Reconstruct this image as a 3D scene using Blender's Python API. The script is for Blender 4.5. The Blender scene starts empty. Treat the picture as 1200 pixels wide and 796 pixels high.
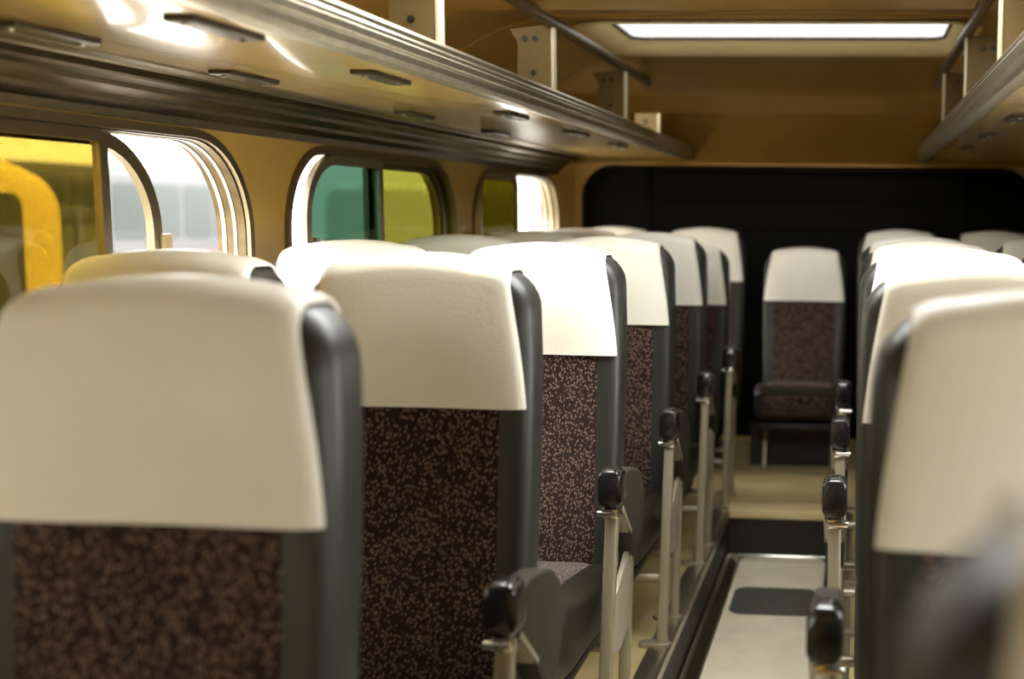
import bpy, bmesh, math, random
from mathutils import Vector, Matrix
random.seed(7)
scene = bpy.context.scene
COL = scene.collection
PI = math.pi

# ------------------------------------------------------------------ materials
def new_mat(name):
    m = bpy.data.materials.new(name); m.use_nodes = True
    nt = m.node_tree
    return m, nt, nt.nodes['Principled BSDF']

def mat(name, color, rough=0.5, metal=0.0, coat=0.0, noise=0.0, nscale=6.0, bump=0.0, bscale=200.0, spec=0.5, aniso=None):
    m, nt, p = new_mat(name)
    p.inputs['Base Color'].default_value = (*color, 1)
    p.inputs['Roughness'].default_value = rough
    p.inputs['Metallic'].default_value = metal
    p.inputs['Specular IOR Level'].default_value = spec
    p.inputs['Coat Weight'].default_value = coat
    p.inputs['Coat Roughness'].default_value = 0.08
    tc = nt.nodes.new('ShaderNodeTexCoord')
    if noise:
        n = nt.nodes.new('ShaderNodeTexNoise'); n.inputs['Scale'].default_value = nscale; n.inputs['Detail'].default_value = 6
        nt.links.new(tc.outputs['Object'], n.inputs['Vector'])
        r = nt.nodes.new('ShaderNodeValToRGB')
        r.color_ramp.elements[0].position = 0.3; r.color_ramp.elements[1].position = 0.7
        r.color_ramp.elements[0].color = (*[max(0, c * (1 - noise)) for c in color], 1)
        r.color_ramp.elements[1].color = (*[min(1, c * (1 + noise)) for c in color], 1)
        nt.links.new(n.outputs['Fac'], r.inputs['Fac']); nt.links.new(r.outputs['Color'], p.inputs['Base Color'])
    if bump:
        n2 = nt.nodes.new('ShaderNodeTexNoise'); n2.inputs['Scale'].default_value = bscale; n2.inputs['Detail'].default_value = 3
        nt.links.new(tc.outputs['Object'], n2.inputs['Vector'])
        b = nt.nodes.new('ShaderNodeBump'); b.inputs['Strength'].default_value = bump; b.inputs['Distance'].default_value = 0.002
        nt.links.new(n2.outputs['Fac'], b.inputs['Height']); nt.links.new(b.outputs['Normal'], p.inputs['Normal'])
    return m

def fabric_mat():
    m, nt, p = new_mat('flecked_maroon_moquette')
    p.inputs['Roughness'].default_value = 0.95
    p.inputs['Specular IOR Level'].default_value = 0.15
    p.inputs['Sheen Weight'].default_value = 0.15
    tc = nt.nodes.new('ShaderNodeTexCoord')
    sep = nt.nodes.new('ShaderNodeSeparateXYZ'); nt.links.new(tc.outputs['Object'], sep.inputs[0])
    zy = nt.nodes.new('ShaderNodeMath'); zy.operation = 'ADD'
    nt.links.new(sep.outputs['Z'], zy.inputs[0]); nt.links.new(sep.outputs['Y'], zy.inputs[1])
    cmb = nt.nodes.new('ShaderNodeCombineXYZ'); nt.links.new(sep.outputs['X'], cmb.inputs['X']); nt.links.new(zy.outputs[0], cmb.inputs['Y'])
    base = (0.019, 0.0085, 0.007, 1)
    prev = None
    for i, (ang, sx, sz, thr, colr) in enumerate(((0.40, 185, 88, 0.29, (0.22, 0.15, 0.11, 1)), (-0.35, 170, 80, 0.22, (0.12, 0.075, 0.056, 1)))):
        mp = nt.nodes.new('ShaderNodeMapping')
        mp.inputs['Rotation'].default_value = (0, 0, ang)
        mp.inputs['Location'].default_value = (i * 3.1, i * 1.7, 0)
        nt.links.new(cmb.outputs[0], mp.inputs['Vector'])
        sc = nt.nodes.new('ShaderNodeVectorMath'); sc.operation = 'MULTIPLY'
        sc.inputs[1].default_value = (sx, sz, 1)
        nt.links.new(mp.outputs['Vector'], sc.inputs[0])
        v = nt.nodes.new('ShaderNodeTexVoronoi'); v.voronoi_dimensions = '2D'; v.inputs['Scale'].default_value = 1.0; v.inputs['Randomness'].default_value = 0.85
        nt.links.new(sc.outputs['Vector'], v.inputs['Vector'])
        lt = nt.nodes.new('ShaderNodeMath'); lt.operation = 'LESS_THAN'; lt.inputs[1].default_value = thr
        nt.links.new(v.outputs['Distance'], lt.inputs[0])
        mx = nt.nodes.new('ShaderNodeMix'); mx.data_type = 'RGBA'
        sr = nt.nodes.new('ShaderNodeSeparateColor'); nt.links.new(v.outputs['Color'], sr.inputs[0])
        gt = nt.nodes.new('ShaderNodeMath'); gt.operation = 'GREATER_THAN'; gt.inputs[1].default_value = (0.46, 0.60)[i]
        nt.links.new(sr.outputs[0], gt.inputs[0])
        ml = nt.nodes.new('ShaderNodeMath'); ml.operation = 'MULTIPLY'
        nt.links.new(lt.outputs[0], ml.inputs[0]); nt.links.new(gt.outputs[0], ml.inputs[1])
        nt.links.new(ml.outputs[0], mx.inputs['Factor'])
        if prev is None: mx.inputs['A'].default_value = base
        else: nt.links.new(prev, mx.inputs['A'])
        mx.inputs['B'].default_value = colr
        prev = mx.outputs['Result']
    nt.links.new(prev, p.inputs['Base Color'])
    return m

def glass_mat(name, tint, refl=0.06):
    m, nt, p = new_mat(name)
    nt.nodes.remove(p)
    out = nt.nodes['Material Output']
    t = nt.nodes.new('ShaderNodeBsdfTransparent'); t.inputs['Color'].default_value = (*tint, 1)
    g = nt.nodes.new('ShaderNodeBsdfGlossy'); g.inputs['Roughness'].default_value = 0.03
    mx = nt.nodes.new('ShaderNodeMixShader'); mx.inputs['Fac'].default_value = refl
    nt.links.new(t.outputs[0], mx.inputs[1]); nt.links.new(g.outputs[0], mx.inputs[2]); nt.links.new(mx.outputs[0], out.inputs['Surface'])
    return m

M = {
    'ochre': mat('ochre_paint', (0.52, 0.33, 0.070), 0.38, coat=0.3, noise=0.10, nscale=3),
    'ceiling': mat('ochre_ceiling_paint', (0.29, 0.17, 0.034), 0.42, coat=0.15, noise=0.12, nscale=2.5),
    'shelf': mat('glossy_ochre_rack_panel', (0.66, 0.46, 0.17), 0.27, coat=0.55, noise=0.08, nscale=4),
    'cream': mat('cream_paint', (0.78, 0.62, 0.32), 0.4),
    'bracket': mat('tan_bracket_paint_shaded', (0.125, 0.085, 0.034), 0.6, spec=0.15),  # darkened tan: the shade on the bracket faces is in the colour
    'flange': mat('bracket_edge_lit', (0.50, 0.44, 0.30), 0.4),  # paler copy for the turned edge, with the aisle light painted in
    'alu': mat('aged_aluminium', (0.50, 0.45, 0.35), 0.34, metal=1.0, noise=0.12, nscale=30),
    'alud': mat('dull_brown_aluminium', (0.105, 0.078, 0.042), 0.34, metal=1.0, noise=0.2, nscale=25),
    'sashm': mat('bronze_sash_metal', (0.24, 0.19, 0.12), 0.32, metal=0.9),
    'railm': mat('dark_bronze_rail', (0.10, 0.075, 0.045), 0.35, metal=0.8),
    'chrome': mat('polished_metal', (0.78, 0.76, 0.70), 0.16, metal=1.0),
    'legm': mat('grey_painted_steel', (0.36, 0.315, 0.225), 0.36, metal=0.45),
    'plate': mat('light_grey_steel_plate', (0.40, 0.36, 0.28), 0.42, metal=0.3),
    'vinyl': mat('slate_grey_vinyl', (0.021, 0.0215, 0.0175), 0.42, coat=0.12, bump=0.15, bscale=260),
    'armside': mat('dark_brown_grey_vinyl', (0.030, 0.024, 0.016), 0.55, spec=0.25, bump=0.1, bscale=260),
    'cushv': mat('dark_brown_cushion_vinyl', (0.018, 0.0140, 0.009), 0.40, coat=0.05, spec=0.3, bump=0.12, bscale=220),
    'black': mat('glossy_black_vinyl', (0.010, 0.009, 0.008), 0.22, coat=0.5),
    'cover': mat('cream_white_vinyl_cover', (0.83, 0.79, 0.69), 0.45, coat=0.1, bump=0.25, bscale=160, noise=0.03, nscale=5),
    'fabric': fabric_mat(),
    'lino': mat('cream_linoleum', (0.78, 0.70, 0.54), 0.42, noise=0.10, nscale=9),
    'linod': mat('tan_linoleum', (0.46, 0.36, 0.17), 0.45, noise=0.14, nscale=6),
    'riser': mat('dark_rubber_riser', (0.020, 0.014, 0.010), 0.6),
    'mat': mat('charcoal_ribbed_rubber', (0.075, 0.070, 0.058), 0.75, noise=0.2, nscale=60),
    'rear': mat('black_rear_panel', (0.0035, 0.0035, 0.003), 0.7, spec=0.12),
    'dark': mat('dark_seal', (0.012, 0.010, 0.008), 0.5),
    'lampp': mat('bronze_grey_plate', (0.07, 0.055, 0.035), 0.4, metal=0.5),
    'g_frost': glass_mat('skylight_glass', (0.35, 0.35, 0.345)),
    'g_grey': glass_mat('grey_tinted_glass', (0.42, 0.41, 0.38)),
    'g_light': glass_mat('lightly_tinted_glass', (0.72, 0.72, 0.69)),
    'g_clear': glass_mat('clear_glass', (0.96, 0.97, 0.96)),
    'g_amber': glass_mat('amber_tinted_glass', (0.43, 0.36, 0.15)),
    'g_teal': glass_mat('teal_tinted_glass', (0.12, 0.185, 0.148)),
    'g_green': glass_mat('yellow_green_tinted_glass', (0.23, 0.225, 0.080)),
    'g_olive': glass_mat('olive_tinted_glass', (0.10, 0.088, 0.016)),
    'outer': mat('bus_outer_paint', (0.30, 0.26, 0.14), 0.5),
    'tyre': mat('tyre_rubber', (0.02, 0.02, 0.02), 0.8),
    'vglass': mat('vehicle_glass', (0.045, 0.05, 0.048), 0.3, spec=0.12),
    'ground': mat('pale_concrete_ground', (0.42, 0.40, 0.36), 0.8, noise=0.12, nscale=0.6),
}

# ------------------------------------------------------------------ helpers
def obj(name, bm, material, parent=None, smooth=True, angle=40, kind=None):
    bmesh.ops.recalc_face_normals(bm, faces=bm.faces[:])
    me = bpy.data.meshes.new(name); bm.to_mesh(me); bm.free()
    me.materials.append(M[material] if isinstance(material, str) else material)
    if smooth:
        me.polygons.foreach_set('use_smooth', [True] * len(me.polygons))
        me.set_sharp_from_angle(angle=math.radians(angle))
    o = bpy.data.objects.new(name, me); COL.objects.link(o)
    if parent is not None: o.parent = parent
    if kind: o['kind'] = kind
    return o

def empty(name, loc=(0, 0, 0), rz=0.0):
    o = bpy.data.objects.new(name, None); COL.objects.link(o)
    o.location = loc; o.rotation_euler = (0, 0, rz); o.empty_display_size = 0.1
    return o

def tag(o, label=None, cat=None, group=None, kind=None):
    if label: o['label'] = label
    if cat: o['category'] = cat
    if group: o['group'] = group
    if kind: o['kind'] = kind
    return o

def copy_tree(o, parent=None):
    c = o.copy(); COL.objects.link(c)
    if parent is not None: c.parent = parent
    for ch in list(o.children): copy_tree(ch, c)
    return c

def box(bm, x0, x1, y0, y1, z0, z1, bev=0.0, seg=2):
    r = bmesh.ops.create_cube(bm, size=1.0)
    vs = r['verts']
    for v in vs:
        v.co = Vector(((x0 + x1) / 2 + v.co.x * (x1 - x0), (y0 + y1) / 2 + v.co.y * (y1 - y0), (z0 + z1) / 2 + v.co.z * (z1 - z0)))
    if bev:
        es = list({e for v in vs for e in v.link_edges})
        bmesh.ops.bevel(bm, geom=es, offset=bev, segments=seg, profile=0.5, affect='EDGES')
    return vs

def rrect(cx, cy, hx, hy, r, n=8):
    pts = []
    for (sx, sy, a0) in ((1, 1, 0), (-1, 1, PI / 2), (-1, -1, PI), (1, -1, 1.5 * PI)):
        for i in range(n + 1):
            a = a0 + i / n * PI / 2
            pts.append((cx + sx * (hx - r) + r * math.cos(a), cy + sy * (hy - r) + r * math.sin(a)))
    return pts

def loft(bm, rings, close=True, cap=True):
    vr = [[bm.verts.new(p) for p in ring] for ring in rings]
    n = len(vr[0])
    for a, b in zip(vr, vr[1:]):
        for i in range(n if close else n - 1):
            j = (i + 1) % n
            bm.faces.new((a[i], a[j], b[j], b[i]))
    if cap and close:
        bm.faces.new(vr[0][::-1]); bm.faces.new(vr[-1])
    return vr

def tube(bm, pts, r, n=10):
    pts = [Vector(p) for p in pts]
    rings = []
    for i, p in enumerate(pts):
        t = (pts[min(i + 1, len(pts) - 1)] - pts[max(i - 1, 0)]).normalized()
        up = Vector((0, 0, 1)) if abs(t.z) < 0.9 else Vector((0, 1, 0))
        a = t.cross(up).normalized(); b = t.cross(a).normalized()
        rings.append([p + a * (r * math.cos(2 * PI * k / n)) + b * (r * math.sin(2 * PI * k / n)) for k in range(n)])
    loft(bm, rings)

def prism(bm, prof, axis, a, b, bev=0.0):
    """profile of 2-D points extruded along an axis ('x': pts are (y,z); 'y': (x,z); 'z': (x,y))"""
    def P(u, v, w):
        return {'x': (w, u, v), 'y': (u, w, v), 'z': (u, v, w)}[axis]
    va = [bm.verts.new(P(u, v, a)) for u, v in prof]; vb = [bm.verts.new(P(u, v, b)) for u, v in prof]
    n = len(prof); fs = []
    for i in range(n):
        j = (i + 1) % n
        fs.append(bm.faces.new((va[i], va[j], vb[j], vb[i])))
    f1 = bm.faces.new(va[::-1]); f2 = bm.faces.new(vb)
    if bev:
        es = list(f1.edges) + list(f2.edges)
        bmesh.ops.bevel(bm, geom=es, offset=bev, segments=3, profile=0.5, affect='EDGES')

def sweep_open(bm, prof, y0, y1, thick=0.012, ny=2):
    """open (x,z) profile swept along y with thickness (a second offset copy)"""
    n = len(prof); off = []
    for i in range(n):
        a = Vector(prof[max(i - 1, 0)]); b = Vector(prof[min(i + 1, n - 1)])
        t = (b - a).normalized(); off.append((prof[i][0] - t.y * thick, prof[i][1] + t.x * thick))
    ring = list(prof) + off[::-1]
    loft(bm, [[(x, y0 + (y1 - y0) * k / (ny - 1), z) for x, z in ring] for k in range(ny)])

def ring_frame(bm, outer, inner, d0, d1, mp):
    """closed frame between two outlines of equal length, from depth d0 to d1"""
    n = len(outer)
    R = [[bm.verts.new(mp(u, v, d)) for u, v in o] for o, d in ((outer, d0), (inner, d0), (inner, d1), (outer, d1))]
    for a, b in zip(R, R[1:] + R[:1]):
        for i in range(n):
            j = (i + 1) % n
            bm.faces.new((a[i], a[j], b[j], b[i]))

def hole_panel(bm, rect, hole, mp, steps=1, thick=None):
    """rectangle with a hole: rings between the hole outline and the rectangle"""
    ya, yb, za, zb = rect
    cx = sum(p[0] for p in hole) / len(hole); cy = sum(p[1] for p in hole) / len(hole)
    pts = [(math.atan2(v - cy, u - cx), u, v) for u, v in hole]
    pts.sort()
    def bound(a):
        c, s = math.cos(a), math.sin(a)
        ts = []
        if c > 1e-9: ts.append((yb - cx) / c)
        if c < -1e-9: ts.append((ya - cx) / c)
        if s > 1e-9: ts.append((zb - cy) / s)
        if s < -1e-9: ts.append((za - cy) / s)
        t = min(ts); return (cx + c * t, cy + s * t)
    full = [(a, (u, v), bound(a)) for a, u, v in pts]
    for q in ((ya, za), (yb, za), (yb, zb), (ya, zb)):
        a = math.atan2(q[1] - cy, q[0] - cx)
        k = 0
        while k < len(full) and full[k][0] < a: k += 1
        p0, p1 = full[k - 1], full[k % len(full)]
        if min(abs(p0[0] - a), abs(p1[0] - a)) < 1e-4: continue
        a0, a1 = p0[0], p1[0]
        if a1 <= a0: a1 += 2 * PI
        aa = a if a >= a0 else a + 2 * PI
        f = (aa - a0) / (a1 - a0)
        full.insert(k, (a, (p0[1][0] + (p1[1][0] - p0[1][0]) * f, p0[1][1] + (p1[1][1] - p0[1][1]) * f), q))
    n = len(full)
    layers = [0.0] if not thick else [0.0, thick]
    grids = []
    for d in layers:
        g = []
        for s in range(steps + 1):
            f = s / steps
            g.append([bm.verts.new(mp(h[0] + (b[0] - h[0]) * f, h[1] + (b[1] - h[1]) * f, d)) for _, h, b in full])
        grids.append(g)
        for r0, r1 in zip(g, g[1:]):
            for i in range(n):
                j = (i + 1) % n
                bm.faces.new((r0[i], r0[j], r1[j], r1[i]))
    if thick:
        for idx in (0, -1):
            r0, r1 = grids[0][idx], grids[1][idx]
            for i in range(n):
                j = (i + 1) % n
                bm.faces.new((r0[i], r0[j], r1[j], r1[i]))

# ------------------------------------------------------------------ seats
SEAT_B = 0.33                         # bottom of the backrest
def w_at(z, H):
    t = (z - SEAT_B) / (H - SEAT_B)
    return 0.206 + 0.013 * math.sin(min(1, t / 0.72) * PI / 2) - (0.012 * ((t - 0.72) / 0.28) ** 2 if t > 0.72 else 0)

def seat_outline(H):
    R = 0.095
    right = []
    zz = SEAT_B
    for i in range(9): right.append((w_at(SEAT_B + 0.03 + (H - R - SEAT_B - 0.03) * i / 8, H), SEAT_B + 0.03 + (H - R - SEAT_B - 0.03) * i / 8))
    wc = right[-1][0]
    for i in range(1, 9):
        a = i / 8 * PI / 2
        right.append((wc - R + R * math.cos(a), H - R + (R - 0.012) * math.sin(a)))
    top = []
    x0 = wc - R
    for i in range(1, 8):
        x = x0 * (1 - 2 * i / 8)
        top.append((x, H - 0.012 + 0.012 * (1 - (x / x0) ** 2)))
    left = [(-x, z) for x, z in right[::-1]]
    bot = [(-0.18, SEAT_B), (-0.06, SEAT_B), (0.06, SEAT_B), (0.18, SEAT_B)]
    return right + top + left + bot

def H_at(x, H):
    R = 0.095; wc = w_at(H - R, H); x0 = wc - R; ax = abs(x)
    if ax <= x0: return H - 0.012 * (x / x0) ** 2
    s = min(1.0, (ax - x0) / R)
    return H - R + (R - 0.012) * math.sqrt(max(0, 1 - s * s))

TH = 0.105; RF = 0.030
def bulge(x, z, H):
    w = 0.215
    c = max(0.0, 1 - (x / w) ** 2)
    head = math.exp(-((z - (H - 0.13)) / 0.12) ** 2)
    return -0.018 * c * head + 0.012 * c * math.exp(-((z - 0.70) / 0.22) ** 2) - 0.008 * c * math.exp(-((z - 0.45) / 0.12) ** 2)

def sheary(z, rec): return (z - 0.36) * math.tan(rec)

def backrest_bm(H, rec):
    bm = bmesh.new(); O = seat_outline(H); n = len(O)
    N = []
    for i in range(n):
        a = Vector(O[i - 1]); b = Vector(O[(i + 1) % n]); t = (b - a).normalized(); N.append(Vector((t.y, -t.x)))
    cz = (SEAT_B + H) / 2
    rings = []
    def inset(d): return [(O[i][0] - N[i].x * d, O[i][1] - N[i].y * d) for i in range(n)]
    I = inset(RF)
    def add(pl, dep, front):
        ring = []
        for x, z in pl:
            y = dep + (bulge(x, z, H) if front else 0)
            ring.append((x, y + sheary(z, rec), z))
        rings.append(ring)
    for f in (0.02, 0.2, 0.4, 0.6, 0.8, 0.92):
        add([(x * f, cz + (z - cz) * f) for x, z in I], 0, True)
    for k in range(7):
        a = k / 6 * PI / 2
        add(inset(RF * (1 - math.sin(a))), RF * (1 - math.cos(a)), k < 4)
    for k in range(7):
        a = k / 6 * PI / 2
        add(inset(RF * (1 - math.cos(a))), TH - RF + RF * math.sin(a), False)
    for f in (0.6, 0.02): add([(x * f, cz + (z - cz) * f) for x, z in I], TH, False)
    loft(bm, rings)
    return bm

def front_pt(x, z, H, rec, off):
    return Vector((x, bulge(x, z, H) + sheary(z, rec) - off, z))

def fabric_bm(H, rec):
    bm = bmesh.new(); nx, nz = 16, 24
    z0, z1 = 0.36, H - 0.24
    g = []
    for j in range(nz + 1):
        row = []
        for i in range(nx + 1):
            u = -1 + 2 * i / nx; e = max(abs(u), 0)
            z = z0 + (z1 - z0) * j / nz
            edge = 0.0 if (i in (0, nx)) else 0.005
            row.append(bm.verts.new(front_pt(0.168 * u, z, H, rec, edge - 0.002)))
        g.append(row)
    for j in range(nz):
        for i in range(nx): bm.faces.new((g[j][i], g[j][i + 1], g[j + 1][i + 1], g[j + 1][i]))
    return bm

def cover_bm(H, rec, drop=0.268, wadd=0.0):
    """vinyl cover: front skirt, over the top, and down the back; solid, thin"""
    bm = bmesh.new(); nu = 28
    def wc(z):
        t = max(0, min(1, (z - (H - drop)) / drop))
        return 0.210 - 0.016 * t - 0.022 * t * t + wadd
    path = []
    for k in range(15): path.append(('f', k / 14))
    for k in range(1, 9): path.append(('a', k / 8))
    for k in range(1, 5): path.append(('t', k / 4))
    for k in range(1, 9): path.append(('b', k / 8))
    for k in range(1, 9): path.append(('r', k / 8))
    def surf(u, tag_, f, off):
        zr = {'f': H - drop + (drop - RF) * f, 'a': H - RF + RF * f, 't': H, 'b': H, 'r': H - RF - 0.22 * f}[tag_]
        x = u * (wc(H) if tag_ in 'tbr' else wc(zr)); h = H_at(x, H) + off
        if tag_ == 'f':
            z = H - drop + (h - RF - (H - drop)) * f
            y = -off + bulge(x, z, H)
        elif tag_ == 'a':
            a = f * PI / 2; z = h - RF + RF * math.sin(a); y = RF - (RF + off) * math.cos(a)
            y += bulge(x, z, H) * (1 - f)
        elif tag_ == 't':
            z = h; y = RF + (TH - 2 * RF) * f
        elif tag_ == 'b':
            a = f * PI / 2; z = h - RF + RF * math.cos(a); y = TH - RF + (RF + off) * math.sin(a)
        else:
            z = h - RF - 0.22 * f; y = TH + off
        y += (0.0025 * math.sin(u * 5 + 1.0) * (1 - f) if tag_ == 'f' else 0)
        # the edge tucks back round the bolster
        e = max(0.0, abs(u) - 0.86) / 0.14
        if tag_ in 'fa': y += 0.007 * e * e * (1 - (f if tag_ == 'a' else 0))
        return (x, y + sheary(z, rec), z)
    us = [-1 + 2 * i / nu for i in range(nu + 1)]
    outer = [[bm.verts.new(surf(u, t, f, 0.010)) for u in us] for t, f in path]
    inner = [[bm.verts.new(surf(u, t, f, 0.005)) for u in us] for t, f in path]
    m = len(path)
    for j in range(m - 1):
        for i in range(nu):
            bm.faces.new((outer[j][i], outer[j][i + 1], outer[j + 1][i + 1], outer[j + 1][i]))
            bm.faces.new((inner[j][i], inner[j + 1][i], inner[j + 1][i + 1], inner[j][i + 1]))
        bm.faces.new((outer[j][0], outer[j + 1][0], inner[j + 1][0], inner[j][0]))
        bm.faces.new((outer[j][nu], inner[j][nu], inner[j + 1][nu], outer[j + 1][nu]))
    for j in (0, m - 1):
        for i in range(nu): bm.faces.new((outer[j][i], inner[j][i], inner[j][i + 1], outer[j][i + 1]))
    return bm

CF, CB = -0.50, 0.0                  # cushion front / rear
def cushion_top(y): return 0.385 + 0.075 * (-y / 0.5) - (0.05 * max(0, (-y - 0.40) / 0.10) ** 2 if -y > 0.40 else 0)
def cushion_bm():
    bm = bmesh.new(); rings = []
    ny = 16
    for j in range(ny + 1):
        y = CB + (CF - CB) * j / ny
        t = cushion_top(y); b = 0.245 + 0.02 * (-y / 0.5)
        if j == ny: pass
        tap = 1.0 if j < ny - 2 else (0.985 if j == ny - 1 else (0.995 if j == ny - 2 else 0.955))
        b += {ny: 0.035, ny - 1: 0.012}.get(j, 0)
        rings.append([(x * tap, y, z) for x, z in rrect(0, (t + b) / 2, 0.213, (t - b) / 2, 0.038, 5)])
    loft(bm, rings)
    return bm
def cushion_fabric_bm():
    bm = bmesh.new(); g = []
    path = [(-0.005 - 0.445 * j / 16, None) for j in range(17)]
    rows = [(y, cushion_top(y) + 0.004) for y, _ in path]
    yl_, zl_ = rows[-1]
    rows += [(CF - 0.004 + 0.022, zl_ - 0.022), (CF - 0.006, zl_ - 0.055), (CF - 0.006, 0.33), (CF - 0.004, 0.305)]
    n = len(rows)
    for j, (y, z) in enumerate(rows):
        row = []
        for i in range(13):
            u = -1 + i / 6
            e = 0.0 if 0 < i < 12 else -0.005
            front = j > 17
            row.append(bm.verts.new((0.158 * u, y - (e if front else 0), z + (0 if front else e))))
        g.append(row)
    for j in range(n - 1):
        for i in range(12): bm.faces.new((g[j][i], g[j][i + 1], g[j + 1][i + 1], g[j + 1][i]))
    return bm

AF = -0.265                          # armrest front, along the seat
def make_seat(name, arm=0, H=1.172, rec=math.radians(6), legside=0):
    root = empty(name)
    b = obj('backrest', backrest_bm(H, rec), 'vinyl', root, angle=60)
    obj('fabric_panel', fabric_bm(H, rec), 'fabric', b)
    obj('headrest_cover', cover_bm(H, rec), 'cover', root, angle=70)
    c = obj('seat_cushion', cushion_bm(), 'cushv', root, angle=50)
    obj('cushion_panel', cushion_fabric_bm(), 'fabric', c)
    # seat pan and cross rails
    bm = bmesh.new(); box(bm, -0.19, 0.19, -0.44, -0.02, 0.215, 0.25, 0.01); obj('seat_pan', bm, 'dark', root)
    s = arm if arm else legside
    if s:
        X = s * 0.262 if arm else s * 0.19
        bm = bmesh.new(); tube(bm, [(X, AF - 0.04, 0.195), (-s * 0.20, AF - 0.04, 0.195)], 0.013)
        tube(bm, [(X, AF + 0.178, 0.205), (-s * 0.20, AF + 0.178, 0.205)], 0.013); obj('cross_rail', bm, 'legm', root)
        top = 0.620 if arm else 0.22
        for k, (yt, yb, hw) in enumerate(((AF + 0.026, AF - 0.080, 0.0142), (AF + 0.222, AF + 0.155, 0.0130))):
            bm = bmesh.new()
            xt, xb = X, X - s * 0.006
            tp = top - (0.03 if k else 0)
            ring = lambda x, y, z: [(x + px, y + py, z) for px, py in rrect(0, 0, hw, hw, 0.005, 3)]
            loft(bm, [ring(xb, yb, 0.012), ring(xt, yt, tp)])
            lg = obj('leg', bm, 'legm', root)
            bm = bmesh.new(); prism(bm, rrect(xb - s * 0.022, yb, 0.046, 0.022, 0.020, 6), 'z', 0.0, 0.014, 0.003)
            obj('foot', bm, 'legm', lg)
    else:
        for sx in (-1, 1):
            for (yt, yb) in ((AF + 0.035, AF - 0.06), (AF + 0.15, AF + 0.09)):
                bm = bmesh.new(); tube(bm, [(sx * 0.17, yb, 0.0), (sx * 0.17, yt, 0.23)], 0.015); obj('leg', bm, 'legm', root)
    if arm:
        s = arm; X = s * 0.262
        # side plate between the two legs, its top edge rising towards the backrest
        bm = bmesh.new()
        prism(bm, [(AF - 0.035, 0.272), (AF + 0.06, 0.240), (AF + 0.172, 0.262), (AF + 0.196, 0.440), (AF + 0.178, 0.452), (AF - 0.002, 0.375)], 'x', X - 0.006, X + 0.006, 0.002)
        obj('side_plate', bm, 'plate', root)
        # armrest: drooping paddle with a flat metal underside edge and a rounded pad at the front
        prof = [(AF + 0.015, 0.665), (AF + 0.09, 0.665), (AF + 0.165, 0.658), (AF + 0.228, 0.640), (AF + 0.274, 0.606), (AF + 0.296, 0.564),
                (AF + 0.296, 0.520), (AF + 0.276, 0.475), (AF + 0.240, 0.438), (AF + 0.205, 0.424), (AF + 0.172, 0.448), (AF + 0.13, 0.498), (AF + 0.085, 0.544), (AF + 0.015, 0.590)]
        bm = bmesh.new(); prism(bm, prof, 'x', X - 0.022, X + 0.022, 0.008)
        a = obj('armrest', bm, 'armside', root, angle=35)
        bm = bmesh.new()
        prism(bm, [(AF + 0.02, 0.590), (AF + 0.118, 0.510), (AF + 0.123, 0.518), (AF + 0.025, 0.600)], 'x', X - 0.024, X + 0.024, 0.001)
        obj('trim_strip', bm, 'legm', a)
        bm = bmesh.new(); rings = []
        prof2 = [(0.0, 0.84), (0.003, 0.91), (0.009, 0.965), (0.018, 1.0), (0.044, 1.0), (0.052, 0.97)]
        for yy, f in prof2:
            rings.append([(X + px, AF - 0.018 + yy * 1.0, 0.645 + pz) for px, pz in rrect(0, 0, 0.0275 * (0.5 + 0.5 * f), 0.0455 * f, 0.0200 * f, 6)])
        loft(bm, rings)
        obj('armrest_pad', bm, 'black', a, angle=60)
        bm = bmesh.new()
        prism(bm, rrect(X + s * 0.013, 0.645, 0.0022, 0.0468, 0.0022, 3), 'y', AF - 0.0165, AF + 0.034, 0.001)
        obj('piping', bm, 'black', a)
        bm = bmesh.new(); box(bm, X - 0.018, X + 0.018, AF - 0.005, AF + 0.03, 0.575, 0.598, 0.004)
        tube(bm, [(X - s * 0.03, AF + 0.0, 0.586), (X + s * 0.012, AF + 0.0, 0.586)], 0.007)
        obj('latch', bm, 'chrome', a)
    return root

# ------------------------------------------------------------------ geometry constants
XW = 1.27            # half width inside
YF, YR = -1.9, 6.34  # front and rear walls
RISER = 4.806
CX, CZ = 0.294, 1.263 # camera

# seats: inner pair at +-0.555, outer pair at +-1.03
XI, XO = 0.510, 1.000
PITCH = 0.79
proto_l = make_seat('coach_seat', arm=1)
proto_w = make_seat('coach_seat', arm=0, legside=-1)
proto_r = make_seat('coach_seat', arm=-1)
proto_wr = make_seat('coach_seat', arm=0, legside=1)
proto_0 = make_seat('coach_seat', arm=-1, rec=math.radians(1))
proto_6 = make_seat('coach_seat', arm=1, H=1.11, rec=math.radians(8))
proto_c = make_seat('coach_seat', arm=0, H=1.075, rec=math.radians(9))
proto_b = make_seat('coach_seat', arm=0)
used = set()
def put(proto, x, y, label, group, z=0.0):
    if proto.name in used: o = copy_tree(proto)
    else: o = proto; used.add(proto.name)
    o.location = (x, y, z)
    tag(o, label, 'seat', group)
    return o

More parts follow.
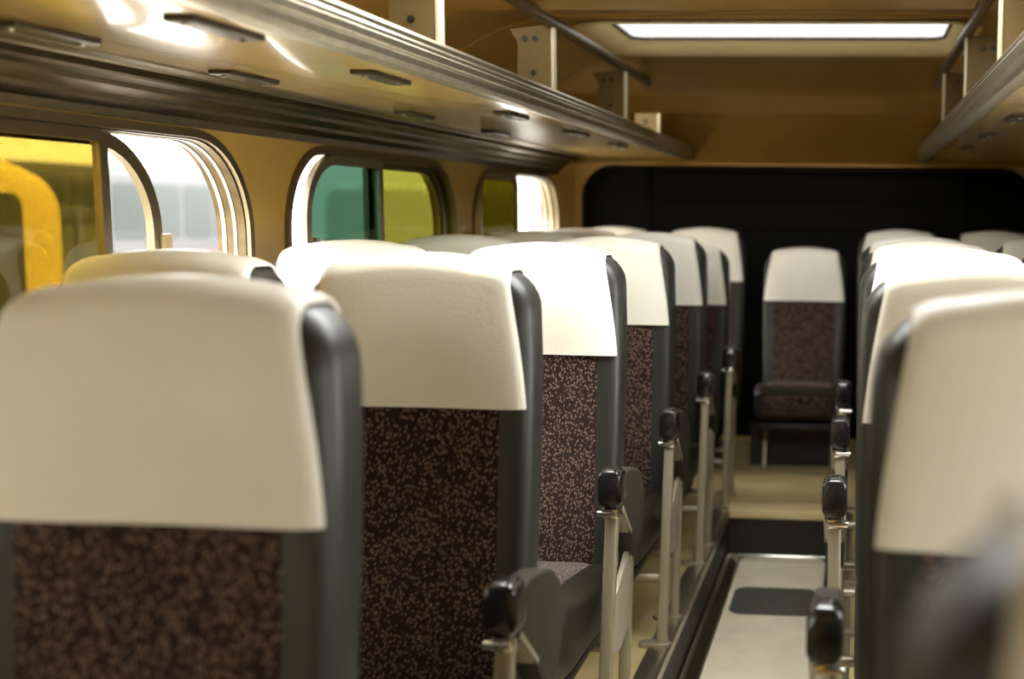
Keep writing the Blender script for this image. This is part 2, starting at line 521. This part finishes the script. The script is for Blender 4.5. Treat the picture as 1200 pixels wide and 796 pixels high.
L_AISLE = ['large blurred aisle seat filling the lower left corner, white headrest cover',
           'aisle seat with sharp flecked maroon fabric, second from the front on the left',
           'aisle seat third from the front on the left, brightly lit white cover',
           'aisle seat fourth from the front on the left, short view of maroon fabric',
           'aisle seat fifth from the front on the left side of the aisle',
           'aisle seat sixth on the left, lower and duller beige cover than its neighbours']
yl = lambda k: 1.180 + 0.80 * k
for k in range(6):
    put(proto_6 if k == 5 else proto_l, -XI, yl(k), L_AISLE[k], 'left aisle seats')
L_WIN = {1: 'window seat beside the first left window, yellowish cover top behind the blurred front seat',
         2: 'window seat with white cover below the gap between the first and second left windows',
         3: 'window seat with pale greenish cover top under the second left window',
         4: 'window seat mostly hidden, low cover top below the third left window',
         5: 'window seat with greenish cover edge just ahead of the rear bench on the left'}
for k in L_WIN: put(proto_w, -XO, yl(k), L_WIN[k], 'left window seats')
yr = lambda k: (0.345, 1.17, 1.925, 2.75, 3.50, 4.22)[k]
R_AISLE = ['nearest seat at the bottom right corner, only a blurred slice of white cover',
           'large blurred aisle seat on the right with a broad white cover',
           'aisle seat directly behind the big blurred right seat, grey side bolster showing',
           'right aisle seat third in line, only narrow strip of white cover showing',
           'right aisle seat fourth in line, only its cover top and armrest pad showing',
           'right aisle seat farthest back in its row, just ahead of the rear bench']
for k in range(6): put(proto_0 if k == 0 else proto_r, XI + (0.013, 0.018, 0.008, 0.006, 0.006, 0.006)[k], yr(k), R_AISLE[k], 'right aisle seats')
R_WIN = {4: 'right window seat cut by the photo edge, pale cover beside the right aisle seats',
         5: 'right window seat ahead of the rear bench near the photo edge'}
for k in R_WIN: put(proto_wr, XO, yr(k), R_WIN[k], 'right window seats')
yb = 5.98
put(proto_b, -XO, yb, 'rear bench seat in the far left corner below the black rear panel', 'rear bench seats')
put(proto_b, -XI, yb, 'rear bench seat left of the low middle seat, tall cover beside the aisle', 'rear bench seats')
put(proto_c, 0.02, yb - 0.02, 'middle rear seat at the end of the aisle, low back with beige cover', 'rear bench seats')
put(proto_b, XI, yb, 'rear bench seat just right of the low middle seat, dull cover top', 'rear bench seats')
put(proto_b, XO, yb, 'rear bench seat in the far right corner below the black rear panel', 'rear bench seats')

# ------------------------------------------------------------------ floor
AW = 0.236; AZ = -0.212
bm = bmesh.new(); box(bm, -AW, AW, YF, RISER, AZ - 0.03, AZ); obj('floor', bm, 'lino', kind='structure')
for nm, s in (('left', -1), ('right', 1)):
    bm = bmesh.new()
    x0, x1 = sorted((s * (AW + 0.012), s * XW)); box(bm, x0, x1, YF, YR, -0.03, 0.0)
    obj('floor_platform_' + nm, bm, 'linod', kind='structure')
    bm = bmesh.new(); x0, x1 = sorted((s * AW, s * (AW + 0.012))); box(bm, x0, x1, YF, RISER, AZ, -0.012)
    obj('floor_riser_' + nm, bm, 'riser', kind='structure')
    bm = bmesh.new()
    p = [(s * (AW + 0.055), 0.0), (s * (AW + 0.055), 0.006), (s * (AW + 0.002), 0.006), (s * (AW - 0.008), 0.0), (s * (AW - 0.008), -0.03), (s * (AW - 0.001), -0.03), (s * (AW - 0.001), 0.0)]
    prism(bm, p, 'y', YF, RISER, 0.0); obj('trim_1' if s < 0 else 'trim_2', bm, 'alu', kind='structure', smooth=False)
    bm = bmesh.new()
    p = [(s * AW, AZ), (s * AW, AZ + 0.05), (s * (AW - 0.008), AZ + 0.05), (s * (AW - 0.016), AZ + 0.02), (s * (AW - 0.05), AZ + 0.008), (s * (AW - 0.055), AZ)]
    prism(bm, p, 'y', YF, RISER, 0.0); obj('baseboard_left' if s < 0 else 'baseboard_right', bm, 'alud', kind='structure', smooth=False)
bm = bmesh.new(); box(bm, -AW - 0.012, AW + 0.012, RISER + 0.012, YR, -0.03, 0.0); obj('floor_rear', bm, 'linod', kind='structure')
bm = bmesh.new(); box(bm, -AW, AW, RISER, RISER + 0.012, AZ, -0.03); obj('step_riser', bm, 'riser', kind='structure')
bm = bmesh.new(); box(bm, -AW, AW, RISER - 0.012, RISER + 0.13, -0.03, 0.006, 0.004); obj('trim_3', bm, 'cream', kind='structure')
bm = bmesh.new(); box(bm, -AW + 0.01, AW - 0.01, RISER - 0.035, RISER, AZ, AZ + 0.034, 0.010, 3); obj('trim_4', bm, 'chrome', kind='structure')
# dark board under the rear bench
bm = bmesh.new(); box(bm, -AW + 0.01, AW - 0.01, 5.72, 5.74, 0.0, 0.214); obj('bench_riser', bm, 'riser', kind='structure')
bm = bmesh.new(); prism(bm, rrect(0.0, 4.275, 0.160, 0.150, 0.05, 6), 'z', AZ, AZ + 0.006, 0.001)
tag(obj('floor_mat', bm, 'mat'), 'small dark grey rubber mat with rounded corners lying on the aisle floor before the step', 'mat')

# ------------------------------------------------------------------ side walls and windows
WZ0, WZ1 = 0.70, 1.425
WT = 0.07
def wall_map(s):
    return lambda u, v, d: (s * (XW + d), u, v)
WIN = [(0.05, 1.33), (1.60, 2.88), (3.095, 4.40), (4.65, 5.955)]
def build_wall(side, s):
    bm = bmesh.new(); mp = wall_map(s)
    edges = [YF] + [(a[1] + b[0]) / 2 for a, b in zip(WIN, WIN[1:])] + [YR]
    edges[0] = -0.1
    for (a, b), e0, e1 in zip(WIN, edges, edges[1:]):
        hole = rrect((a + b) / 2, (WZ0 + WZ1) / 2, (b - a) / 2, (WZ1 - WZ0) / 2, 0.235, 12)
        hole_panel(bm, (e0, e1, 0.0, 1.72), hole, mp, 1, WT)
    hole_panel(bm, (YF, -0.1, 0.0, 1.72), rrect(-0.87, (WZ0 + WZ1) / 2, 0.64, (WZ1 - WZ0) / 2, 0.235, 12), mp, 1, WT)  # openings for the added cab windows
    bmesh.ops.remove_doubles(bm, verts=bm.verts[:], dist=1e-5)
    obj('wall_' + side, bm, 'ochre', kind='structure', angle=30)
build_wall('left', -1); build_wall('right', 1)

def frame_between(bm, a, b, r, w, d0, d1, mp, z0=WZ0, z1=WZ1):
    o = rrect((a + b) / 2, (z0 + z1) / 2, (b - a) / 2, (z1 - z0) / 2, r, 12)
    i = rrect((a + b) / 2, (z0 + z1) / 2, (b - a) / 2 - w, (z1 - z0) / 2 - w, max(0.01, r - w), 12)
    ring_frame(bm, o, i, d0, d1, mp); return i

def outline_pane(bm, pts, d, mp, t=0.004):
    va = [bm.verts.new(mp(u, v, d)) for u, v in pts]; vb = [bm.verts.new(mp(u, v, d + t)) for u, v in pts]
    n = len(pts)
    bm.faces.new(va); bm.faces.new(vb[::-1])
    for i in range(n): bm.faces.new((va[i], vb[i], vb[(i + 1) % n], va[(i + 1) % n]))

def sash_outline(a, b, ra, rb, inset=0.0, z0=WZ0 + 0.004, z1=WZ1 - 0.004):
    """outline with separate corner radii at the two ends"""
    a += inset; b -= inset; z0 += inset; z1 -= inset
    pts = []
    for (cx, cz, r, a0) in ((b, z1, rb, 0), (a, z1, ra, PI / 2), (a, z0, ra, PI), (b, z0, rb, 1.5 * PI)):
        r = max(0.012, r - inset)
        sx = -1 if cx == b else 1; sz = -1 if cz == z1 else 1
        for i in range(11):
            t = a0 + i / 10 * PI / 2
            pts.append((cx + sx * r + r * math.cos(t), cz + sz * r + r * math.sin(t)))
    return pts

def window(n, s, a, b, sashes, gl='g_clear'):
    w = empty('window_%d' % n, (s * XW, (a + b) / 2, WZ0)); w['kind'] = 'structure'
    mp0 = wall_map(s)
    base = Vector(w.location)
    mp = lambda u, v, d: tuple(Vector(mp0(u, v, d)) - base)
    bm = bmesh.new(); frame_between(bm, a - 0.018, b + 0.018, 0.25, 0.020, -0.012, 0.012, mp, WZ0 - 0.018, WZ1 + 0.018)
    obj('window_frame', bm, 'sashm', w, angle=30)
    bm = bmesh.new(); frame_between(bm, a + 0.001, b - 0.001, 0.233, 0.007, 0.022, 0.030, mp, WZ0 + 0.001, WZ1 - 0.001)
    frame_between(bm, a + 0.001, b - 0.001, 0.233, 0.007, 0.050, 0.060, mp, WZ0 + 0.001, WZ1 - 0.001)
    obj('slide_channel', bm, 'alu', w, angle=30)
    bm = bmesh.new(); frame_between(bm, a + 0.0005, b - 0.0005, 0.2345, 0.005, 0.0, 0.074, mp, WZ0 + 0.0005, WZ1 - 0.0005)
    obj('frame_liner', bm, 'alud', w, angle=30)
    for (sa, sb, ra, rb, d, g, fw, mats) in sashes:
        bm = bmesh.new()
        ring_frame(bm, sash_outline(sa, sb, ra, rb), sash_outline(sa, sb, ra, rb, fw), d - 0.009, d + 0.009, mp)
        f = obj('sash', bm, mats, w, angle=30)
        bm = bmesh.new(); outline_pane(bm, sash_outline(sa, sb, ra, rb, fw * 0.6), d, mp)
        obj('pane', bm, g, f, smooth=False)
    return w, mp

W1, mp1 = window(1, -1, *WIN[1], [(1.64, 2.345, 0.21, 0.03, 0.012, 'g_amber', 0.026, 'sashm'), (1.80, 2.565, 0.03, 0.22, 0.038, 'g_clear', 0.032, 'sashm')])
W2, mp2 = window(2, -1, *WIN[2], [(3.215, 3.76, 0.20, 0.03, 0.012, 'g_teal', 0.030, 'alu'), (3.70, 4.38, 0.03, 0.215, 0.038, 'g_green', 0.028, 'sashm')])
W3, mp3 = window(3, -1, *WIN[3], [(4.68, 4.86, 0.10, 0.03, 0.038, 'g_amber', 0.024, 'sashm'), (4.75, 5.30, 0.03, 0.05, 0.012, 'g_olive', 0.030, 'alu')])
def handle(w, mp, u, v, mtl='chrome'):
    bm = bmesh.new()
    pts = [mp(u, v, -0.002), mp(u, v, -0.026), mp(u, v + 0.07, -0.026), mp(u, v + 0.07, -0.002)]
    tube(bm, pts, 0.007, 8)
    for k, pz in ((0, v), (1, v + 0.07)):
        tube(bm, [mp(u, pz, 0.012), mp(u, pz, -0.004)], 0.011, 10)
    obj('pull_handle', bm, mtl, w)
handle(W2, mp2, 3.250, 1.10)
# pale catch block at the end of the first window's sliding sash
bm = bmesh.new(); c = [mp1(2.556, 1.06, 0.02), mp1(2.592, 1.200, 0.05)]
xs = sorted((c[0][0], c[1][0])); box(bm, xs[0], xs[1], c[0][1], c[1][1], c[0][2], c[1][2], 0.006); obj('catch_block', bm, 'cream', W1)
for n, i in ((4, 0),): window(n, -1, *WIN[i], [(WIN[i][0] + .03, WIN[i][1] - .03, .21, .21, 0.02, 'g_grey', 0.024, 'alud')])  # unseen front bay, added for fill; grey pane trims it
for n, i, g in ((5, 0, 'g_light'), (6, 1, 'g_clear'), (7, 2, 'g_olive'), (8, 3, 'g_olive')):  # first of these is unseen, added to light the near right seats
    window(n, 1, *WIN[i], [(WIN[i][0] + .03, WIN[i][1] - .03, .21, .21, 0.02, g, 0.024, 'alud')])  # olive panes on the unseen rear bays dim the bench

for n, sd, g in ((12, 1, 'g_clear'), (13, -1, 'g_light')): window(n, sd, -1.51, -0.23, [(-1.48, -0.26, .21, .21, 0.02, g, 0.024, 'alud')])  # unseen cab windows, added to light the fronts of the nearest seats

# ------------------------------------------------------------------ ceiling
ZC = 1.905
def ceil_z(x, y):
    ax = abs(x)
    z = ZC - 0.012 * (ax / 0.7) ** 2
    if ax > 0.68: z -= 0.27 * ((ax - 0.68) / 0.59) ** 1.9
    if y > 4.85:
        d = (y - 4.85) / (YR - 4.85)
        z -= (z - 1.525) * (0.9 * d ** 2 + 0.1 * d ** 6)
    return z
def ceil_map(u, v, d): return (u, v, ceil_z(u, v) + d)
SKY = (0.0, 4.33, 0.645, 0.37)
SKY_ADDED = (0.0, 2.42, 0.645, 0.48)  # unseen second roof opening, added to light the middle rows
bm = bmesh.new()
hole_panel(bm, (-1.28, 1.28, 3.85, 5.10), rrect(*SKY, 0.09, 6), ceil_map, 14, 0.03)
hole_panel(bm, (-1.28, 1.28, 1.60, 3.25), rrect(*SKY_ADDED, 0.09, 6), ceil_map, 14, 0.03)
def ceil_patch(y0, y1, ny):
    g = [[[bm.verts.new(ceil_map(-1.28 + 2.56 * i / 40, y0 + (y1 - y0) * j / ny, d)) for i in range(41)] for j in range(ny + 1)] for d in (0, 0.03)]
    for gg in g:
        for j in range(ny):
            for i in range(40): bm.faces.new((gg[j][i], gg[j][i + 1], gg[j + 1][i + 1], gg[j + 1][i]))
ceil_patch(YF, 1.60, 4); ceil_patch(3.25, 3.85, 3); ceil_patch(5.10, YR, 24)
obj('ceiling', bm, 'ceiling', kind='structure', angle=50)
# ceiling seam beads
k = 0
for y in (1.2, 3.3, 3.8, 5.30, 5.72):
    bm = bmesh.new()
    tube(bm, [(x, y, ceil_z(x, y) - 0.001) for x in [-1.26 + 2.52 * i / 48 for i in range(49)]], 0.006, 6)
    obj('trim_%d' % (5 + k), bm, 'ceiling', kind='structure'); k += 1
def skylight(n, S, gl):
    w = empty('window_%d' % n, (S[0], S[1], ZC)); w['kind'] = 'structure'
    lo = lambda x, y, z: (x - S[0], y - S[1], z - ZC)
    o = rrect(*S, 0.09, 6); up = rrect(S[0], S[1], S[2] + 0.0, S[3] + 0.0, 0.09, 6); ob = rrect(S[0], S[1], S[2] + 0.055, S[3] + 0.055, 0.13, 6)
    bm = bmesh.new()
    def P(u, v, d): return lo(u, v, ceil_z(u, v) + d)
    rings = [[P(u, v, -0.006) for u, v in ob], [P(u, v, -0.012) for u, v in rrect(S[0], S[1], S[2] + 0.035, S[3] + 0.035, 0.12, 6)],
             [P(u, v, -0.002) for u, v in rrect(S[0], S[1], S[2] - 0.004, S[3] - 0.004, 0.088, 6)],
             [P(u, v, 0.050) for u, v in rrect(S[0], S[1], S[2] - 0.03, S[3] - 0.03, 0.075, 6)],
             [P(u, v, 0.060) for u, v in ob], [P(u, v, 0.03) for u, v in ob]]
    loft(bm, rings, cap=False)
    obj('skylight_frame', bm, 'cream', w, angle=50)
    bm = bmesh.new()
    i1 = rrect(S[0], S[1], S[2] - 0.028, S[3] - 0.028, 0.075, 6); i2 = rrect(S[0], S[1], S[2] - 0.038, S[3] - 0.038, 0.065, 6)
    ring_frame(bm, i1, i2, 0.044, 0.053, P)
    obj('gasket', bm, 'dark', w)
    bm = bmesh.new(); outline_pane(bm, i1, 0.054, P, 0.005)
    obj('pane', bm, gl, w, smooth=False)
skylight(9, SKY, 'g_frost'); skylight(10, SKY_ADDED, 'g_clear')

# ------------------------------------------------------------------ rear wall with black panel, solid unseen front wall
bm = bmesh.new()
hole = rrect(0, 0.77, 1.205, 0.725, 0.16, 10)
hole_panel(bm, (-1.28, 1.28, 0.0, 1.75), hole, lambda u, v, d: (u, YR + d, v), 1, 0.05)
obj('wall_rear', bm, 'ochre', kind='structure', angle=30)
w = empty('window_11', (0, YR, 0.4)); w['kind'] = 'structure'
bm = bmesh.new(); ring_frame(bm, rrect(0, 0.37, 1.225, 0.745, 0.18, 10), rrect(0, 0.37, 1.195, 0.715, 0.15, 10), -0.004, 0.06, lambda u, v, d: (u, d, v)); obj('gasket', bm, 'rear', w)
bm = bmesh.new()
box(bm, -1.22, 1.22, 0.055, 0.075, -0.37, 1.13)
obj('black_panel', bm, 'rear', w)
bm = bmesh.new()
for x in (-0.86, 0.86): box(bm, x - 0.012, x + 0.012, 0.035, 0.056, 0.0, 1.10, 0.004)
for z in (0.78, 0.93): box(bm, -0.84, 0.84, 0.042, 0.056, z - 0.008, z + 0.008, 0.003)
obj('panel_rib', bm, 'rear', w)
bm = bmesh.new(); box(bm, -1.34, 1.34, YF - 0.05, YF, AZ, 2.0)  # left without a windscreen to cut light on the front rows
obj('wall_front', bm, 'ochre', kind='structure', angle=30)

# ------------------------------------------------------------------ luggage racks
def rack(s, label):
    root = empty('luggage_rack', (s * 0.9, 2.2, 1.54)); tag(root, label, 'luggage rack', None)
    B = Vector(root.location)
    Y0, Y1 = -0.4, 6.25
    def T(bm):
        for v in bm.verts: v.co -= B
        return bm
    X = lambda v: s * v
    bm = bmesh.new(); x0, x1 = sorted((X(0.625), X(1.110))); box(bm, x0, x1, Y0, Y1, 1.548, 1.560, 0.002)
    obj('shelf', T(bm), 'shelf', root)
    # ribbed front moulding
    bm = bmesh.new()
    pr = [(0.640, 1.540), (0.622, 1.537), (0.606, 1.541), (0.599, 1.550), (0.597, 1.562), (0.601, 1.566), (0.595, 1.571), (0.593, 1.583), (0.599, 1.588), (0.597, 1.594),
          (0.601, 1.600), (0.599, 1.608), (0.606, 1.617), (0.616, 1.621), (0.626, 1.618), (0.632, 1.610), (0.640, 1.560)]
    prism(bm, [(X(a), b) for a, b in pr], 'y', Y0, Y1 + 0.03, 0)
    obj('front_moulding', T(bm), 'alu', root, angle=28)
    # wall moulding: flat strip, step, then ribbed cove down to the window heads
    bm = bmesh.new()
    pr = [(1.160, 1.547), (1.164, 1.524), (1.170, 1.519), (1.176, 1.521), (1.205, 1.514), (1.209, 1.504), (1.214, 1.501), (1.236, 1.490), (1.240, 1.480), (1.245, 1.477), (1.262, 1.466), (1.268, 1.447), (1.268, 1.56), (1.160, 1.56)]
    prism(bm, [(X(a), b) for a, b in pr], 'y', Y0, Y1 - 0.25, 0)
    obj('wall_moulding', T(bm), 'alud', root, angle=20)
    bm = bmesh.new()
    pr = [(1.106, 1.549), (1.110, 1.543), (1.130, 1.541), (1.152, 1.541), (1.157, 1.537), (1.161, 1.540), (1.161, 1.558), (1.106, 1.558)]
    prism(bm, [(X(a), b) for a, b in pr], 'y', Y0, Y1 - 0.25, 0)
    obj('edge_strip', T(bm), 'sashm', root, angle=20)
    # upper rail
    bm = bmesh.new()
    box(bm, *sorted((X(0.598), X(0.626))), Y0, 5.62, 1.795, 1.826, 0.006); obj('upper_rail', T(bm), 'railm', root)
    # brackets: pressed plates with a turned aisle edge
    for y in ((0.6, 1.55, 2.47, 3.41, 4.47, 5.22) if s < 0 else (0.95, 1.85, 2.72, 3.60, 4.50)):
        zt = min(1.802, ceil_z(0.66, y) - 0.002)
        bm = bmesh.new()
        pr = [(0.612, 1.60), (0.700, 1.60), (0.715, 1.66), (0.712, zt - 0.05), (0.735, zt - 0.012), (0.612, zt)]
        holes = []
        prism(bm, [(X(a), b) for a, b in pr], 'y', y, y + 0.004, 0)
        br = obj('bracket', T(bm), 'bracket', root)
        bm = bmesh.new(); box(bm, *sorted((X(0.605), X(0.6125))), y - 0.003, y + 0.035, 1.60, zt, 0.001)
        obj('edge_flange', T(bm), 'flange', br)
        for (hx, hz) in ((0.665, 1.665), (0.660, zt - 0.04), (0.690, zt - 0.04)):
            bm = bmesh.new()
            tube(bm, [(X(hx), y - 0.0045, hz), (X(hx), y + 0.002, hz)], 0.008, 12)
            obj('screw_hole', T(bm), 'dark', br)
    # small flat lamp plates under the shelf
    for y, xx in ((1.81, 0.725), (2.48, 0.737), (3.46, 0.747), (4.25, 0.745), (5.0, 0.745), (1.86, 1.045), (2.485, 1.045), (3.46, 1.045), (4.25, 1.045)):
        bm = bmesh.new(); box(bm, *sorted((X(xx - 0.026), X(xx + 0.026))), y - 0.105, y + 0.105, 1.538, 1.549, 0.004)
        lp = obj('lamp_plate', T(bm), 'lampp', root)
        for e in (-0.085, 0.085):
            bm = bmesh.new()
            tube(bm, [(X(xx), y + e, 1.534), (X(xx), y + e, 1.539)], 0.007, 8)
            obj('screw', T(bm), 'alu', lp)
rack(-1, 'long luggage rack above the left windows, glossy ochre underside and ribbed aluminium front edge')
rack(1, 'luggage rack at the upper right, seen end-on along its ribbed aluminium edge')

# ------------------------------------------------------------------ outside
GZ = -1.05
bm = bmesh.new(); box(bm, -60, 25, -25, 70, GZ - 0.1, GZ); obj('ground', bm, 'ground', kind='structure', smooth=False)

def vehicle(name, x, y, rz, L, Wd, Ht, color, label, cat, nwin=4, band=None, van=False, lamp=None):
    """parked vehicle: rounded body, wheels, side windows, lamps; length along local y"""
    root = empty(name, (x, y, GZ), rz); tag(root, label, cat, None)
    body = mat(name + '_paint', color, 0.75, spec=0.1)
    bm = bmesh.new(); rings = []
    n = 14
    for j in range(n + 1):
        t = j / n; yy = -L / 2 + L * t
        e = min(t, 1 - t) * L
        f = 1.0 if e > 0.35 else math.sqrt(max(0, 1 - (1 - e / 0.35) ** 2)) * 0.12 + 0.88
        if van:
            top = Ht * (0.55 if t < 0.10 else (0.62 if t < 0.2 else (1.0 if t > 0.33 and t < 0.9 else 0.86)))
        else:
            top = Ht * (0.97 + 0.03 * f) - (0.10 * (1 - f) / 0.12)
        rings.append([(px, yy, 0.32 + (top - 0.32) / 2 + pz) for px, pz in rrect(0, 0, Wd / 2 * f, (top - 0.32) / 2, min(0.28, (top - 0.32) * 0.3), 6)])
    loft(bm, rings)
    bd = obj('body', bm, body, root, angle=45)
    for sy in (-0.32, 0.32):
        for sx in (-1, 1):
            bm = bmesh.new(); r = 0.34 if van else 0.45
            xx = sx * (Wd / 2 - 0.10)
            tube(bm, [(xx - 0.11, sy * L, r), (xx - 0.10, sy * L, r), (xx + 0.10, sy * L, r), (xx + 0.11, sy * L, r)], r, 24)
            wh = obj('wheel', bm, 'tyre', root)
            bm = bmesh.new(); tube(bm, [(xx + sx * 0.108, sy * L, r), (xx + sx * 0.125, sy * L, r)], r * 0.55, 20); obj('hub_cap', bm, 'alu', wh)
    zt = Ht * 0.9; zb = Ht * (0.60 if not van else 0.64)
    ya, yb2 = (-L * 0.44, L * 0.44) if not van else (-L * 0.14, L * 0.38)
    for sx in (-1, 1):
        for k in range(nwin):
            a = ya + (yb2 - ya) * k / nwin + 0.06; b = ya + (yb2 - ya) * (k + 1) / nwin - 0.06
            bm = bmesh.new()
            x0, x1 = sorted((sx * (Wd / 2 - 0.03), sx * (Wd / 2 + 0.012)))
            prism(bm, rrect((a + b) / 2, (zb + zt) / 2, (b - a) / 2, (zt - zb) / 2, 0.08, 5), 'x', x0, x1, 0)
            obj('side_window', bm, 'vglass', root)
        if band:
            bm = bmesh.new(); x0, x1 = sorted((sx * (Wd / 2 - 0.02), sx * (Wd / 2 + 0.01)))
            box(bm, x0, x1, -L * 0.45, L * 0.45, Ht * 0.40, Ht * 0.52, 0.004)
            obj('waist_band', bm, mat(name + '_band', band, 0.4), root)
    if lamp:
        for sx in (-1, 1):
            for sy, nm, cl in ((-1, 'headlamp', (0.85, 0.85, 0.8)), (1, 'tail_lamp', (0.6, 0.03, 0.02))):
                bm = bmesh.new()
                tube(bm, [(sx * Wd * 0.36, sy * (L / 2 - 0.12), Ht * 0.34), (sx * Wd * 0.36, sy * (L / 2 + 0.02), Ht * 0.34)], 0.10, 16)
                obj(nm, bm, mat(name + nm, cl, 0.2), root)
    return root
vehicle('parked_bus', -5.75, 2.90, 0, 8.0, 2.5, 2.64, (0.55, 0.42, 0.12), 'yellow bus parked outside beyond the first left window', 'bus', 4, (0.13, 0.22, 0.06), lamp=True)
vehicle('parked_lorry', -8.0, 22.2, 0, 5.0, 2.2, 2.75, (0.60, 0.62, 0.58), 'pale lorry parked outside, seen through the teal pane of the second left window', 'lorry', 0, lamp=True)
vehicle('parked_coach', -8.6, 30.0, 0, 7.4, 2.4, 2.8, (0.70, 0.70, 0.55), 'pale coach parked outside beyond the second and third left windows', 'coach', 5, lamp=True)
vehicle('parked_coach', -12.6, 19.0, -0.05, 7.2, 2.4, 2.95, (0.082, 0.082, 0.086), 'grey coach with dark windows far off in the bright yard outside the first left window', 'coach', 7, (0.09, 0.02, 0.018), lamp=True)
vehicle('parked_van', -9.6, 12.2, 0.3, 4.6, 1.9, 2.3, (0.035, 0.038, 0.042), 'slate grey van in the bright yard outside the first left window', 'van', 2, van=True, lamp=True)

# ------------------------------------------------------------------ light
wd = bpy.data.worlds.new('overcast_sky'); scene.world = wd; wd.use_nodes = True
nt = wd.node_tree; bg = nt.nodes['Background']
tc = nt.nodes.new('ShaderNodeTexCoord'); sp = nt.nodes.new('ShaderNodeSeparateXYZ'); rp = nt.nodes.new('ShaderNodeValToRGB')
nt.links.new(tc.outputs['Generated'], sp.inputs[0])
mr = nt.nodes.new('ShaderNodeMapRange'); mr.inputs['From Min'].default_value = -1; mr.inputs['From Max'].default_value = 1
nt.links.new(sp.outputs['Z'], mr.inputs['Value']); nt.links.new(mr.outputs[0], rp.inputs['Fac']); nt.links.new(rp.outputs['Color'], bg.inputs['Color'])
rp.color_ramp.elements[0].position = 0.5; rp.color_ramp.elements[0].color = (0.42, 0.42, 0.41, 1); rp.color_ramp.elements[1].color = (1.0, 0.99, 0.97, 1)
bg.inputs['Strength'].default_value = 11.0

# ------------------------------------------------------------------ camera
F = 1359.0; PX, PY = 906.0, 398.0; VX, VY = 1006.0, 250.5; SL = 0.0112
d = Vector((VX - PX, PY - VY, -F)).normalized()
u = Vector((1, -SL, 0)).cross(d)
if u.y < 0: u = -u
u = (u - d * u.dot(d)).normalized()
a = d.cross(u).normalized()
R = Matrix((a, d, u))              # rows: world axes in camera space -> camera-to-world
cam = bpy.data.cameras.new('camera'); co = bpy.data.objects.new('camera', cam); COL.objects.link(co)
co.matrix_world = Matrix.Translation((CX, 0, CZ)) @ R.to_4x4()
cam.sensor_fit = 'HORIZONTAL'; cam.sensor_width = 36; cam.lens = F / 1200 * 36
cam.shift_x = -(PX - 600) / 1200; cam.shift_y = (PY - 398) / 1200
cam.clip_start = 0.02; cam.clip_end = 300
cam.dof.use_dof = True; cam.dof.focus_distance = 2.75; cam.dof.aperture_fstop = 2.0
scene.camera = co
scene.view_settings.view_transform = 'Standard'; scene.view_settings.look = 'None'
scene.view_settings.exposure = 0.88; scene.view_settings.gamma = 1.0; scene.view_settings.use_curve_mapping = False
scene.cycles.max_bounces = 10; scene.cycles.diffuse_bounces = 6; scene.cycles.transparent_max_bounces = 16
scene.cycles.use_denoising = True
scene.cycles.sample_clamp_indirect = 8
